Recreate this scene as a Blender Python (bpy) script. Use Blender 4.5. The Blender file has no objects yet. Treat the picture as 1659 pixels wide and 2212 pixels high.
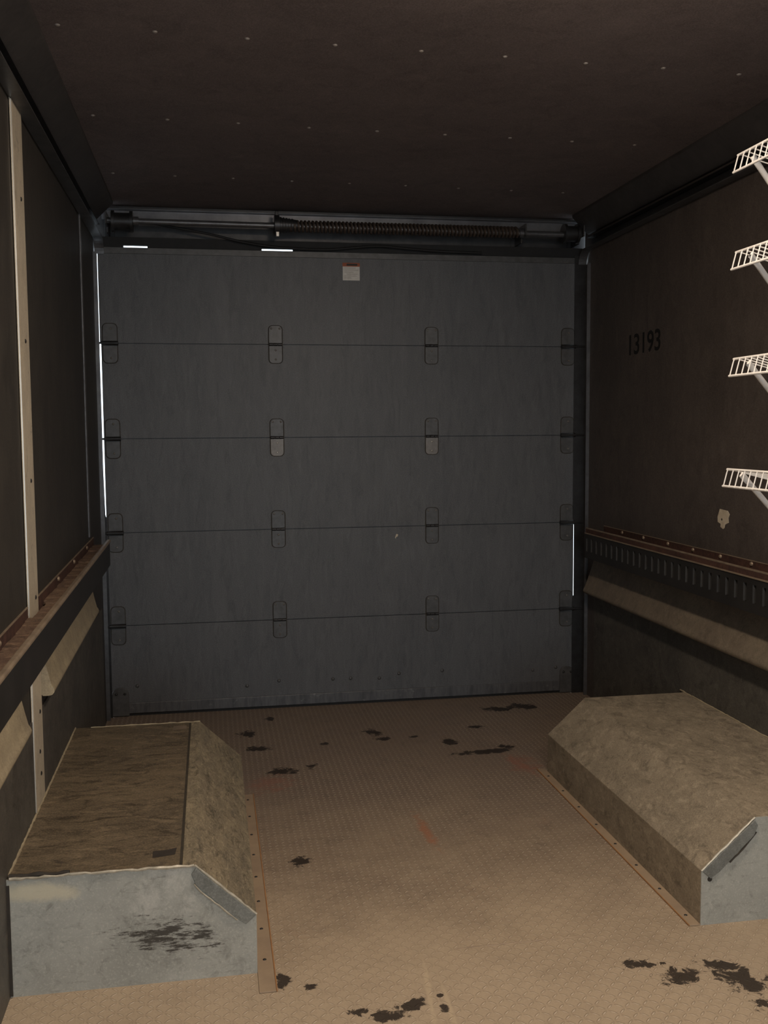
import bpy, bmesh, math, random
from mathutils import Vector, Matrix

random.seed(7)
SC = bpy.context.scene
COL = SC.collection

# ------------------------------------------------------------------ camera, world, lamps, exposure
CAM_H = 1.21899
cam_data = bpy.data.cameras.new('camera')
cam_data.sensor_fit = 'VERTICAL'
cam_data.sensor_height = 36.0
cam_data.lens = 35.0369
cam_data.clip_start = 0.02
cam = bpy.data.objects.new('camera', cam_data)
COL.objects.link(cam)
_f = Vector((0.170834, 0.981982, -0.080786)); _r = Vector((0.985076, -0.171968, -0.007238)); _u = Vector((0.021001, 0.078344, 0.996705))
cam.matrix_world = Matrix(((_r.x, _u.x, -_f.x, 0.0), (_r.y, _u.y, -_f.y, 0.0), (_r.z, _u.z, -_f.z, CAM_H), (0, 0, 0, 1)))
SC.camera = cam

WORLD_COLOR = (0.80, 0.91, 1.0)
WORLD_STRENGTH = 3.2
LAMP_COLOR = (1.0, 0.82, 0.65)
LAMP_STRENGTH = 430.0          # dome lamp over the wheel wells
FILL_LAMP_STRENGTH = 330.0       # unseen fill lamp, added to brighten the well fronts and near floor

world = bpy.data.worlds.new('daylight')
SC.world = world
world.use_nodes = True
bg = world.node_tree.nodes['Background']
bg.inputs['Color'].default_value = (*WORLD_COLOR, 1)
bg.inputs['Strength'].default_value = WORLD_STRENGTH

SC.view_settings.view_transform = 'Standard'
SC.view_settings.look = 'None'
SC.view_settings.gamma = 1.0
SC.view_settings.use_curve_mapping = False
SC.view_settings.exposure = 0.0
SC.cycles.max_bounces = 10
SC.cycles.diffuse_bounces = 5
SC.cycles.sample_clamp_indirect = 3.0

# ------------------------------------------------------------------ dimensions (metres; camera stands at x=0, y=0)
XL, XR = -0.455, 1.690        # side walls
ZC = 2.168                    # ceiling
YD = 4.350                    # inner face of the roll-up door
YF = -1.20                    # bulkhead behind the camera
WY0, WY1 = 2.180, 3.300       # left wheel well, front and back
RY0, RY1 = 2.197, 3.328       # right wheel well
HS, HW = 0.138, 0.263         # height of the side face, height of the top

# ------------------------------------------------------------------ mesh helpers
class MB:
    """Collects shapes into one mesh."""
    def __init__(self):
        self.v = []; self.f = []
    def add(self, verts, faces):
        n = len(self.v)
        self.v += [tuple(p) for p in verts]
        self.f += [tuple(n + i for i in fc) for fc in faces]
        return self
    def box(self, x0, x1, y0, y1, z0, z1):
        return self.add([(x0,y0,z0),(x1,y0,z0),(x1,y1,z0),(x0,y1,z0),(x0,y0,z1),(x1,y0,z1),(x1,y1,z1),(x0,y1,z1)],
                        [(0,3,2,1),(4,5,6,7),(0,1,5,4),(1,2,6,5),(2,3,7,6),(3,0,4,7)])
    def hexa(self, p):
        return self.add(p, [(0,3,2,1),(4,5,6,7),(0,1,5,4),(1,2,6,5),(2,3,7,6),(3,0,4,7)])
    def prism(self, prof, axis, a0, a1):
        """closed 2D profile extruded along an axis; prof holds (x,z) for 'y', (y,z) for 'x', (x,y) for 'z'"""
        def P(q, a):
            return {'y': (q[0], a, q[1]), 'x': (a, q[0], q[1]), 'z': (q[0], q[1], a)}[axis]
        n = len(prof)
        self.add([P(q, a0) for q in prof] + [P(q, a1) for q in prof],
                 [tuple(range(n))[::-1], tuple(range(n, 2*n))] + [(i, (i+1) % n, n + (i+1) % n, n + i) for i in range(n)])
        return self
    def sheet(self, line, axis, a0, a1, t):
        """open polyline profile given thickness t and extruded"""
        n = len(line); off = []
        for i in range(n):
            a = Vector(line[max(i-1, 0)]); b = Vector(line[min(i+1, n-1)])
            d = (b - a).normalized(); off.append((line[i][0] - d.y*t, line[i][1] + d.x*t))
        def P(q, a):
            return {'y': (q[0], a, q[1]), 'x': (a, q[0], q[1]), 'z': (q[0], q[1], a)}[axis]
        vs = [P(q, a) for a in (a0, a1) for ring in (line, off) for q in ring]
        A0, B0, A1, B1 = 0, n, 2*n, 3*n
        fs = []
        for i in range(n-1):
            fs += [(A0+i, A0+i+1, A1+i+1, A1+i), (B0+i+1, B0+i, B1+i, B1+i+1), (A0+i+1, A0+i, B0+i, B0+i+1), (A1+i, A1+i+1, B1+i+1, B1+i)]
        fs += [(A0, A1, B1, B0), (A0+n-1, B0+n-1, B1+n-1, A1+n-1)]
        return self.add(vs, fs)
    def cyl(self, p0, p1, r0, r1=None, n=16):
        r1 = r0 if r1 is None else r1
        p0, p1 = Vector(p0), Vector(p1); d = (p1 - p0).normalized()
        a = d.orthogonal().normalized(); b = d.cross(a)
        vs = []
        for p, r in ((p0, r0), (p1, r1)):
            for k in range(n):
                t = 2*math.pi*k/n; vs.append(p + a*(r*math.cos(t)) + b*(r*math.sin(t)))
        return self.add(vs, [tuple(range(n))[::-1], tuple(range(n, 2*n))] + [(k, (k+1) % n, n+(k+1) % n, n+k) for k in range(n)])
    def path(self, pts, r, n=8, flat=1.0, up=None):
        """tube along a polyline; flat < 1 squashes one radius"""
        pts = [Vector(p) for p in pts]; m = len(pts); vs = []
        ref = Vector(up) if up else None
        d0 = (pts[1] - pts[0]).normalized()
        a = (ref - d0*ref.dot(d0)).normalized() if ref else d0.orthogonal().normalized()
        for i in range(m):
            d = (pts[min(i+1, m-1)] - pts[max(i-1, 0)]).normalized()
            a = (a - d*a.dot(d)).normalized(); b = d.cross(a)
            rr = r[i] if isinstance(r, (list, tuple)) else r
            fl = flat[i] if isinstance(flat, (list, tuple)) else flat
            for k in range(n):
                t = 2*math.pi*k/n
                vs.append(pts[i] + a*(rr*fl*math.cos(t)) + b*(rr*math.sin(t)))
        fs = [tuple(range(n))[::-1], tuple((m-1)*n + k for k in range(n))]
        for i in range(m-1):
            fs += [(i*n+k, i*n+(k+1) % n, (i+1)*n+(k+1) % n, (i+1)*n+k) for k in range(n)]
        return self.add(vs, fs)
    def dome(self, c, r, h, axis=(0,0,-1), n=20, m=6):
        """solid half ellipsoid standing on c"""
        d = Vector(axis).normalized(); a = d.orthogonal().normalized(); b = d.cross(a); c = Vector(c)
        vs = []
        for i in range(m):
            ph = i/m*math.pi/2
            for k in range(n):
                t = 2*math.pi*k/n
                vs.append(c + (a*math.cos(t) + b*math.sin(t))*(r*math.cos(ph)) + d*(h*math.sin(ph)))
        vs.append(c + d*h)
        fs = [tuple(range(n))[::-1]]
        for i in range(m-1):
            fs += [(i*n+k, i*n+(k+1) % n, (i+1)*n+(k+1) % n, (i+1)*n+k) for k in range(n)]
        fs += [((m-1)*n+k, (m-1)*n+(k+1) % n, m*n) for k in range(n)]
        return self.add(vs, fs)
    def warp(self, fn):
        self.v = [tuple(fn(Vector(p))) for p in self.v]; return self

def wloc(o):
    p = Vector((0, 0, 0))
    while o is not None:
        p += o.location; o = o.parent
    return p

def obj(name, mb, m, parent=None, bevel=0.0, smooth=False, seg=2):
    """links the collected shapes (world coordinates) as ONE mesh object"""
    off = wloc(parent) if parent else Vector((0, 0, 0))
    me = bpy.data.meshes.new(name)
    me.from_pydata([tuple(Vector(p) - off) for p in mb.v], [], mb.f)
    b = bmesh.new(); b.from_mesh(me); bmesh.ops.recalc_face_normals(b, faces=b.faces)
    b.to_mesh(me); b.free()
    me.materials.append(m)
    o = bpy.data.objects.new(name, me); COL.objects.link(o)
    if parent: o.parent = parent
    if smooth:
        for p in me.polygons: p.use_smooth = True
        try: me.set_sharp_from_angle(angle=math.radians(40))
        except Exception: pass
    if bevel:
        md = o.modifiers.new('bevel', 'BEVEL'); md.width = bevel; md.segments = seg; md.limit_method = 'ANGLE'; md.angle_limit = math.radians(25)
    return o

def tag(o, label, cat, group=None):
    o['label'] = label; o['category'] = cat
    if group: o['group'] = group
    return o

def thing(name, label, cat, loc, group=None):
    o = bpy.data.objects.new(name, None); COL.objects.link(o)
    o.location = loc; o.empty_display_size = 0.1
    return tag(o, label, cat, group)

def structure(o):
    o['kind'] = 'structure'; return o

def copy_tree(o, parent=None):
    c = o.copy(); COL.objects.link(c); c.parent = parent
    for ch in list(o.children): copy_tree(ch, c)
    return c

# ------------------------------------------------------------------ materials
class NT:
    def __init__(self, name):
        self.m = bpy.data.materials.new(name); self.m.use_nodes = True
        self.t = self.m.node_tree; self.n = self.t.nodes
        self.bsdf = self.n['Principled BSDF']
        self.co = self.n.new('ShaderNodeTexCoord').outputs['Object']
    def link(self, a, b): self.t.links.new(a, b)
    def put(self, sock, val):
        if hasattr(val, 'links') or isinstance(val, bpy.types.NodeSocket): self.link(val, sock)
        else: sock.default_value = val
    def math(self, op, a, b=0.0, clamp=False):
        n = self.n.new('ShaderNodeMath'); n.operation = op; n.use_clamp = clamp
        self.put(n.inputs[0], a); self.put(n.inputs[1], b); return n.outputs[0]
    def mapping(self, scale=(1,1,1), loc=(0,0,0), rot=(0,0,0), kind='POINT', vec=None):
        n = self.n.new('ShaderNodeMapping'); n.vector_type = kind
        n.inputs['Location'].default_value = loc; n.inputs['Rotation'].default_value = rot; n.inputs['Scale'].default_value = scale
        self.link(vec or self.co, n.inputs['Vector']); return n.outputs[0]
    def noise(self, scale, detail=4, rough=0.6, vec=None, stretch=None, dist=0.0):
        n = self.n.new('ShaderNodeTexNoise')
        n.inputs['Scale'].default_value = scale; n.inputs['Detail'].default_value = detail
        n.inputs['Roughness'].default_value = rough; n.inputs['Distortion'].default_value = dist
        v = self.mapping(stretch) if stretch else (vec or self.co)
        self.link(v, n.inputs['Vector']); return n.outputs['Fac']
    def rng(self, v, a, b, c=0.0, d=1.0):
        n = self.n.new('ShaderNodeMapRange'); n.clamp = True
        self.put(n.inputs['Value'], v)
        for k, q in zip(('From Min','From Max','To Min','To Max'), (a, b, c, d)): n.inputs[k].default_value = q
        return n.outputs[0]
    def mix(self, fac, a, b):
        n = self.n.new('ShaderNodeMix'); n.data_type = 'RGBA'
        self.put(n.inputs['Factor'], fac)
        for i, v in ((6, a), (7, b)):
            if isinstance(v, tuple): n.inputs[i].default_value = (*v, 1)
            else: self.link(v, n.inputs[i])
        return n.outputs[2]
    def bump(self, h, strength=0.3, dist=0.002, prev=None):
        n = self.n.new('ShaderNodeBump'); n.inputs['Strength'].default_value = strength; n.inputs['Distance'].default_value = dist
        self.put(n.inputs['Height'], h)
        if prev is not None: self.link(prev, n.inputs['Normal'])
        return n.outputs[0]
    def done(self, col, rough=0.6, metal=0.0, normal=None, spec=0.5):
        b = self.bsdf
        if isinstance(col, tuple): b.inputs['Base Color'].default_value = (*col, 1)
        else: self.link(col, b.inputs['Base Color'])
        self.put(b.inputs['Roughness'], rough); self.put(b.inputs['Metallic'], metal)
        b.inputs['Specular IOR Level'].default_value = spec
        if normal is not None: self.link(normal, b.inputs['Normal'])
        return self.m

def worn(name, c1, c2, scale=8.0, stretch=None, rough=0.6, metal=0.0, bump=0.15, spec=0.4, c3=None, lo=0.35, hi=0.65, mottle=0.0, grain=0.0):
    """two-tone patchy surface with fine grain"""
    t = NT(name)
    n1 = t.noise(scale, 6, 0.65, stretch=stretch); n2 = t.noise(scale*14, 3, 0.6, stretch=stretch)
    col = t.mix(t.rng(n1, lo, hi), c1, c2)
    if c3: col = t.mix(t.rng(t.noise(scale*2.3, 8, 0.75, dist=0.8), 0.58, 0.70), col, c3)
    if mottle:
        lt = tuple(min(1, 1.75*v) for v in c1); dk = tuple(0.35*v for v in c2)
        m1 = t.noise(scale*4.5, 8, 0.78, stretch=stretch, dist=0.5); m2 = t.noise(scale*3.1, 8, 0.75, stretch=stretch, dist=1.0)
        col = t.mix(t.math('MULTIPLY', t.rng(m1, 0.50, 0.70), mottle), col, lt)
        col = t.mix(t.math('MULTIPLY', t.rng(m2, 0.50, 0.36), mottle), col, dk)
    if grain:
        g = t.noise(260, 2, 0.5)
        col = t.mix(t.math('MULTIPLY', t.rng(g, 0.52, 0.75), grain), col, tuple(min(1, 1.9*v) for v in c1))
        col = t.mix(t.math('MULTIPLY', t.rng(g, 0.48, 0.25), grain), col, tuple(0.3*v for v in c2))
    return t.done(col, rough, metal, t.bump(n2, bump, 0.001), spec)

def floor_material():
    t = NT('diamond_plate')
    # raised lugs, alternately turned
    s = 0.0200
    sx = t.n.new('ShaderNodeSeparateXYZ'); t.link(t.co, sx.inputs[0])
    u = t.math('MULTIPLY', sx.outputs[0], 1/s); v = t.math('MULTIPLY', sx.outputs[1], 1/s)
    iu = t.math('FLOOR', u); iv = t.math('FLOOR', v)
    par = t.math('FLOORED_MODULO', t.math('ADD', iu, iv), 2.0)
    lu = t.math('SUBTRACT', t.math('SUBTRACT', u, iu), 0.5); lv = t.math('SUBTRACT', t.math('SUBTRACT', v, iv), 0.5)
    sgn = t.math('SUBTRACT', t.math('MULTIPLY', par, 2.0), 1.0)
    lv = t.math('MULTIPLY', lv, sgn)
    a = t.math('ADD', lu, lv); b = t.math('SUBTRACT', lu, lv)
    e = t.math('ADD', t.math('POWER', t.math('MULTIPLY', a, 1/0.62), 2.0), t.math('POWER', t.math('MULTIPLY', b, 1/0.17), 2.0))
    lug = t.rng(e, 1.0, 0.25)
    wear = t.rng(t.noise(1.7, 3, 0.6), 0.35, 0.6, 0.35, 1.0)
    lug = t.math('MULTIPLY', lug, wear)
    big = t.noise(2.2, 6, 0.65); mid = t.noise(9, 7, 0.7); fine = t.noise(160, 3, 0.6)
    col = t.mix(t.rng(big, 0.35, 0.65), (0.37, 0.285, 0.195), (0.27, 0.205, 0.145))
    col = t.mix(t.rng(mid, 0.45, 0.75, 0, 0.8), col, (0.42, 0.33, 0.23))
    col = t.mix(t.rng(t.noise(5, 8, 0.7, dist=1.0), 0.62, 0.75, 0, 0.7), col, (0.27, 0.13, 0.075))
    col = t.mix(t.rng(fine, 0.35, 0.7, 0, 0.35), col, (0.14, 0.105, 0.075))
    gr = t.noise(330, 2, 0.5)
    col = t.mix(t.rng(gr, 0.52, 0.75, 0, 0.4), col, (0.62, 0.50, 0.36))
    col = t.mix(t.rng(t.noise(14, 8, 0.78, dist=0.8), 0.50, 0.36, 0, 0.45), col, (0.13, 0.10, 0.07))
    # pale dust ahead of wells, dirt by the door, lamp falloff painted into both
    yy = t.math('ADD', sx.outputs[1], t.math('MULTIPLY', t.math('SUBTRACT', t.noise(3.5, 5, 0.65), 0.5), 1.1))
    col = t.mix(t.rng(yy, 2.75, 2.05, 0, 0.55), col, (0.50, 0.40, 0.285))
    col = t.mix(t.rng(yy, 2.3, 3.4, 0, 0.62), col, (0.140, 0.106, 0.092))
    col = t.mix(t.math('MULTIPLY', lug, 0.60), col, (0.62, 0.52, 0.40))
    edge = t.math('MULTIPLY', t.rng(e, 2.3, 1.2), t.rng(e, 0.8, 1.2))
    col = t.mix(t.math('MULTIPLY', edge, 0.30), col, (0.12, 0.092, 0.065))
    # rusty scuff along the middle
    nz_cache = {}
    def cached(sc):
        if sc not in nz_cache: nz_cache[sc] = t.noise(sc, 8, 0.72, dist=0.6)
        return nz_cache[sc]
    def ellipse(cx, cy, rx, ry, ang=0.0, amp=0.9, sc=22.0, lo=0.75, hi=0.95):
        mv = t.mapping((rx, ry, 1), (cx, cy, 0), (0, 0, ang), 'TEXTURE')
        l = t.n.new('ShaderNodeVectorMath'); l.operation = 'LENGTH'
        fl = t.n.new('ShaderNodeVectorMath'); fl.operation = 'MULTIPLY'; fl.inputs[1].default_value = (1, 1, 0)
        t.link(mv, fl.inputs[0]); t.link(fl.outputs[0], l.inputs[0])
        nz = t.rng(cached(sc), 0.30, 0.70, -1.0, 1.0)
        d = t.math('ADD', l.outputs['Value'], t.math('MULTIPLY', nz, amp))
        return t.rng(d, hi, lo)
    col = t.mix(t.math('MULTIPLY', ellipse(0.627, 2.90, 0.022, 0.16, 0.05, 0.6, 30, 0.3, 1.0), 0.6), col, (0.36, 0.13, 0.06))
    col = t.mix(t.math('MULTIPLY', ellipse(0.19, 3.40, 0.09, 0.10, 0.0, 0.8, 20, 0.2, 1.0), 0.5), col, (0.30, 0.13, 0.09))
    col = t.mix(t.math('MULTIPLY', ellipse(1.11, 3.42, 0.07, 0.12, 0.0, 0.8, 20, 0.2, 1.0), 0.6), col, (0.30, 0.11, 0.07))
    col = t.mix(t.math('MULTIPLY', ellipse(0.445, 2.03, 0.008, 0.16, -0.12, 0.5, 18, 0.4, 1.0), 0.45), col, (0.55, 0.44, 0.30))
    col = t.mix(t.math('MULTIPLY', ellipse(0.475, 1.96, 0.008, 0.10, -0.05, 0.5, 18, 0.4, 1.0), 0.45), col, (0.55, 0.44, 0.30))
    dark = None
    for q in [(0.950, 2.055, 0.045, 0.018, -0.1, 1.0, 34), (1.010, 1.992, 0.055, 0.030, 0.1, 1.0, 30), (1.115, 2.022, 0.050, 0.024, -0.5, 1.0, 30),
              (1.150, 1.945, 0.060, 0.045, -0.8, 1.0, 26), (1.13, 1.86, 0.02, 0.02, 0, 1.0, 30),
              (0.395, 1.992, 0.040, 0.018, 0.4, 1.0, 30), (0.345, 1.962, 0.040, 0.020, 0.0, 1.0, 26), (0.285, 1.99, 0.018, 0.014, 0, 1.0, 40),
              (0.465, 1.970, 0.010, 0.016, 0.0, 0.7, 40), (0.466, 2.017, 0.008, 0.008, 0, 0.6, 40),
              (0.231, 2.750, 0.030, 0.034, 0.0, 0.9, 60), (0.192, 2.10, 0.014, 0.012, 0, 0.8, 40), (0.135, 2.14, 0.02, 0.03, 0, 0.8, 40),
              (0.905, 3.735, 0.030, 0.040, 0.2, 0.8, 26), (1.010, 3.590, 0.120, 0.026, 0.10, 0.8, 20), (1.105, 3.63, 0.035, 0.03, 0.7, 0.8, 20),
              (1.225, 4.150, 0.07, 0.035, 0.0, 0.9, 20), (1.335, 4.155, 0.06, 0.05, 0.0, 0.9, 20), (1.06, 3.90, 0.03, 0.03, 0, 0.9, 20),
              (0.626, 3.910, 0.030, 0.050, 0.3, 0.9, 24), (0.655, 3.820, 0.035, 0.025, 0, 0.9, 24), (0.78, 3.83, 0.02, 0.02, 0, 0.9, 24),
              (0.235, 3.515, 0.055, 0.035, 0.2, 0.9, 26), (0.345, 3.550, 0.022, 0.03, 0, 0.9, 26), (0.155, 3.79, 0.045, 0.03, 0, 0.9, 26),
              (0.125, 3.99, 0.04, 0.04, 0, 0.9, 26), (0.42, 3.80, 0.02, 0.02, 0, 0.9, 26), (0.225, 4.19, 0.03, 0.03, 0, 0.9, 26)]:
        m_ = ellipse(*q)
        dark = m_ if dark is None else t.math('MAXIMUM', dark, m_)
    col = t.mix(t.math('MULTIPLY', dark, 0.93), col, (0.022, 0.016, 0.013))
    nrm = t.bump(lug, 0.9, 0.0020)
    nrm = t.bump(fine, 0.15, 0.001, nrm)
    return t.done(col, t.rng(mid, 0.3, 0.7, 0.52, 0.72), 0.0, nrm, 0.35)

M = {}
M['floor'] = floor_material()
M['floor_smooth'] = worn('floor_edge_dust', (0.36, 0.27, 0.18), (0.27, 0.20, 0.14), 6, rough=0.6)
M['ceiling'] = worn('ceiling_liner', (0.178, 0.145, 0.137), (0.145, 0.118, 0.112), 3, rough=0.7, bump=0.1, spec=0.3, mottle=0.25, grain=0.35)
M['cove_trim'] = worn('cove_trim', (0.055, 0.050, 0.048), (0.040, 0.036, 0.035), 5, rough=0.6, mottle=0.3)
M['rivet'] = worn('rivet_steel', (0.34, 0.31, 0.29), (0.28, 0.26, 0.24), 30, rough=0.4, metal=0.4)
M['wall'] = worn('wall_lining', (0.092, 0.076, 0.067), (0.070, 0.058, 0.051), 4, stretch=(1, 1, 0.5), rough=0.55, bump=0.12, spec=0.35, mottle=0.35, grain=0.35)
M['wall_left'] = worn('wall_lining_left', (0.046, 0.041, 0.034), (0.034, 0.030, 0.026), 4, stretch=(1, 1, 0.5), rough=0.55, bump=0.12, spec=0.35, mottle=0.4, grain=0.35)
M['lower'] = worn('kick_plate', (0.100, 0.092, 0.078), (0.060, 0.055, 0.048), 5, rough=0.55, bump=0.15, c3=(0.035, 0.03, 0.026), mottle=0.5, grain=0.3)
M['bulkhead'] = worn('bulkhead_paint', (0.30, 0.29, 0.27), (0.24, 0.23, 0.21), 3)
M['door'] = worn('door_paint', (0.100, 0.101, 0.106), (0.083, 0.085, 0.091), 5, stretch=(1.6, 1, 0.35), rough=0.5, bump=0.2, spec=0.4, mottle=0.3, grain=0.35)
M['hinge'] = worn('hinge_steel', (0.100, 0.099, 0.100), (0.070, 0.069, 0.069), 30, rough=0.45, metal=0.3, bump=0.2)
M['hinge_bare'] = worn('bare_hinge_steel', (0.20, 0.185, 0.17), (0.14, 0.13, 0.12), 40, rough=0.45, metal=0.3, bump=0.2)
M['bright'] = worn('bright_steel', (0.60, 0.58, 0.54), (0.42, 0.40, 0.37), 40, rough=0.35, metal=0.6)
M['dark_steel'] = worn('dark_steel', (0.045, 0.045, 0.047), (0.028, 0.027, 0.027), 20, rough=0.4, metal=0.5, bump=0.2)
M['header'] = worn('header_steel', (0.07, 0.068, 0.068), (0.04, 0.04, 0.042), 12, rough=0.4, metal=0.4)
M['header_edge'] = worn('header_edge', (0.20, 0.20, 0.21), (0.13, 0.13, 0.14), 12, rough=0.35, metal=0.5)
M['spring'] = worn('rusty_spring', (0.085, 0.062, 0.048), (0.05, 0.036, 0.028), 40, rough=0.6, metal=0.3)
M['rubber'] = worn('black_rubber', (0.014, 0.014, 0.015), (0.010, 0.010, 0.010), 20, rough=0.7)
M['track'] = worn('track_steel', (0.15, 0.15, 0.155), (0.10, 0.10, 0.105), 20, rough=0.4, metal=0.6)
M['post'] = worn('post_aluminium', (0.60, 0.52, 0.40), (0.50, 0.435, 0.335), 6, stretch=(1, 1, 0.4), rough=0.40, metal=0.12, bump=0.15, c3=(0.16, 0.14, 0.11), mottle=0.25, grain=0.15)
M['post_edge'] = worn('post_edge', (0.55, 0.52, 0.46), (0.45, 0.42, 0.37), 8, rough=0.35, metal=0.5)
M['rail'] = worn('rail_black_steel', (0.032, 0.030, 0.028), (0.022, 0.021, 0.020), 10, rough=0.5, metal=0.2)
M['rail_edge'] = worn('rail_worn_edge', (0.36, 0.28, 0.20), (0.24, 0.185, 0.135), 25, rough=0.45, metal=0.4)
M['rail_slot'] = worn('rail_slot_steel', (0.075, 0.075, 0.075), (0.06, 0.06, 0.06), 25, rough=0.45, metal=0.3)
M['rail_bed'] = worn('rail_bed_dirt', (0.17, 0.112, 0.072), (0.095, 0.058, 0.042), 9, rough=0.8, bump=0.6, c3=(0.06, 0.035, 0.028), mottle=0.8, grain=0.3)
M['rail_bed_dark'] = worn('rail_bed_rust', (0.085, 0.040, 0.028), (0.05, 0.025, 0.02), 9, rough=0.8, bump=0.6, c3=(0.03, 0.018, 0.015), mottle=0.6)
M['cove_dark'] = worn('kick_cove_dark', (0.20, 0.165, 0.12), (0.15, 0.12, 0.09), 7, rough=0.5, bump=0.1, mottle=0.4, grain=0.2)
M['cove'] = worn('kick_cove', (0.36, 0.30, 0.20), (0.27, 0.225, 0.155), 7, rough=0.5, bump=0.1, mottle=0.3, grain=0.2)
def galv_material(name, cluster):
    t = NT(name)
    n1 = t.noise(6, 6, 0.65); n2 = t.noise(90, 3, 0.6)
    col = t.mix(t.rng(n1, 0.35, 0.65), (0.43, 0.43, 0.385), (0.33, 0.33, 0.295))
    col = t.mix(t.rng(t.noise(3.0, 6, 0.7, dist=1.0), 0.52, 0.70), col, (0.54, 0.53, 0.48))
    streak = t.rng(t.noise(9, 6, 0.75, stretch=(1.0, 1.0, 7.0)), 0.58, 0.70)
    col = t.mix(t.math('MULTIPLY', streak, 0.55), col, (0.13, 0.125, 0.105))
    gg = t.noise(240, 2, 0.5)
    col = t.mix(t.rng(gg, 0.52, 0.75, 0, 0.3), col, (0.70, 0.68, 0.60))
    col = t.mix(t.rng(t.noise(26, 8, 0.78, dist=0.6), 0.48, 0.32, 0, 0.6), col, (0.17, 0.17, 0.145))
    if cluster:
        sm = t.mapping((0.085, 1, 0.026), (-0.205, 0, 0.232), (0, 0.10, 0), 'TEXTURE')
        f2 = t.n.new('ShaderNodeVectorMath'); f2.operation = 'MULTIPLY'; f2.inputs[1].default_value = (1, 0, 1); t.link(sm, f2.inputs[0])
        l2 = t.n.new('ShaderNodeVectorMath'); l2.operation = 'LENGTH'; t.link(f2.outputs[0], l2.inputs[0])
        col = t.mix(t.rng(t.math('ADD', l2.outputs['Value'], t.math('MULTIPLY', t.math('SUBTRACT', t.noise(20, 6, 0.7), 0.5), 1.2)), 1.1, 0.6, 0, 0.75), col, (0.66, 0.60, 0.44))
        cx, cz, rx, rz = cluster
        mv = t.mapping((rx, 1, rz), (cx, 0, cz), (0, 0.12, 0), 'TEXTURE')
        fl = t.n.new('ShaderNodeVectorMath'); fl.operation = 'MULTIPLY'; fl.inputs[1].default_value = (1, 0, 1); t.link(mv, fl.inputs[0])
        l = t.n.new('ShaderNodeVectorMath'); l.operation = 'LENGTH'; t.link(fl.outputs[0], l.inputs[0])
        near = t.rng(l.outputs['Value'], 1.0, 0.1)
        st = t.rng(t.math('ADD', t.rng(t.noise(16, 8, 0.75, stretch=(1.0, 1.0, 4.5)), 0.3, 0.7), t.math('MULTIPLY', near, 0.60)), 0.86, 1.04)
        col = t.mix(t.math('MULTIPLY', t.math('MULTIPLY', st, t.rng(near, 0.0, 0.18)), 0.9), col, (0.035, 0.028, 0.022))
    return t.done(col, 0.48, 0.1, t.bump(n2, 0.2, 0.001), 0.4)
M['galv'] = galv_material('galvanised_front', (0.075, 0.105, 0.19, 0.065))
M['galv_right'] = galv_material('galvanised_front_right', None)
M['galv_lap'] = worn('galvanised_lap', (0.22, 0.225, 0.205), (0.17, 0.172, 0.155), 12, rough=0.5, metal=0.15, mottle=0.3, grain=0.25)
M['well_brown'] = worn('dirty_top_sheet', (0.165, 0.128, 0.082), (0.105, 0.083, 0.056), 5, stretch=(0.6, 1.5, 1), rough=0.6, bump=0.2, c3=(0.05, 0.042, 0.033), mottle=0.8, grain=0.35)
M['well_side'] = worn('dirty_side_sheet', (0.27, 0.225, 0.15), (0.16, 0.138, 0.10), 6, stretch=(2.5, 1, 2.5), rough=0.55, bump=0.2, c3=(0.10, 0.085, 0.065), mottle=0.7, grain=0.3)
M['well_right'] = worn('worn_well_sheet', (0.31, 0.26, 0.19), (0.225, 0.19, 0.14), 5, stretch=(1.6, 1, 1.6), rough=0.55, bump=0.2, c3=(0.36, 0.31, 0.23), mottle=0.6, grain=0.3)
M['seam'] = worn('weld_bead', (0.62, 0.58, 0.48), (0.40, 0.37, 0.30), 60, rough=0.4, metal=0.4)
M['groove'] = worn('sealed_groove', (0.06, 0.05, 0.036), (0.04, 0.034, 0.026), 30, rough=0.7)
M['caulk'] = worn('caulk', (0.42, 0.36, 0.24), (0.30, 0.25, 0.17), 20, rough=0.7)
M['tape'] = worn('old_tape', (0.05, 0.042, 0.034), (0.035, 0.03, 0.026), 30, rough=0.6)
M['tape_pale'] = worn('pale_tape', (0.21, 0.165, 0.12), (0.16, 0.125, 0.09), 30, rough=0.6)
M['dark_fill'] = worn('dark_fill', (0.045, 0.037, 0.028), (0.03, 0.026, 0.022), 30, rough=0.8)  # dark tone for gaps, holes and hinge outlines
M['rust_edge'] = worn('rusty_flange_edge', (0.40, 0.20, 0.08), (0.30, 0.16, 0.075), 40, rough=0.6)
M['white_wire'] = worn('white_coated_wire', (0.80, 0.78, 0.75), (0.74, 0.72, 0.69), 20, rough=0.4, bump=0.05)
M['cream'] = worn('cream_filler', (0.62, 0.55, 0.43), (0.50, 0.43, 0.32), 40, rough=0.8, bump=0.4)
M['black_paint'] = worn('black_paint', (0.006, 0.006, 0.006), (0.008, 0.008, 0.008), 20, rough=0.6)
M['paper'] = worn('paper', (0.66, 0.63, 0.58), (0.58, 0.55, 0.50), 60, rough=0.6, bump=0.1)
M['orange'] = worn('orange_ink', (0.34, 0.085, 0.03), (0.26, 0.07, 0.03), 60, rough=0.6)
M['ink'] = worn('dark_ink', (0.03, 0.02, 0.016), (0.025, 0.018, 0.015), 60, rough=0.6)
M['grey_ink'] = worn('grey_ink', (0.36, 0.33, 0.29), (0.30, 0.27, 0.24), 60, rough=0.6)
M['lamp_base'] = worn('lamp_base', (0.55, 0.53, 0.50), (0.5, 0.48, 0.45), 20, rough=0.5)

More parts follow.
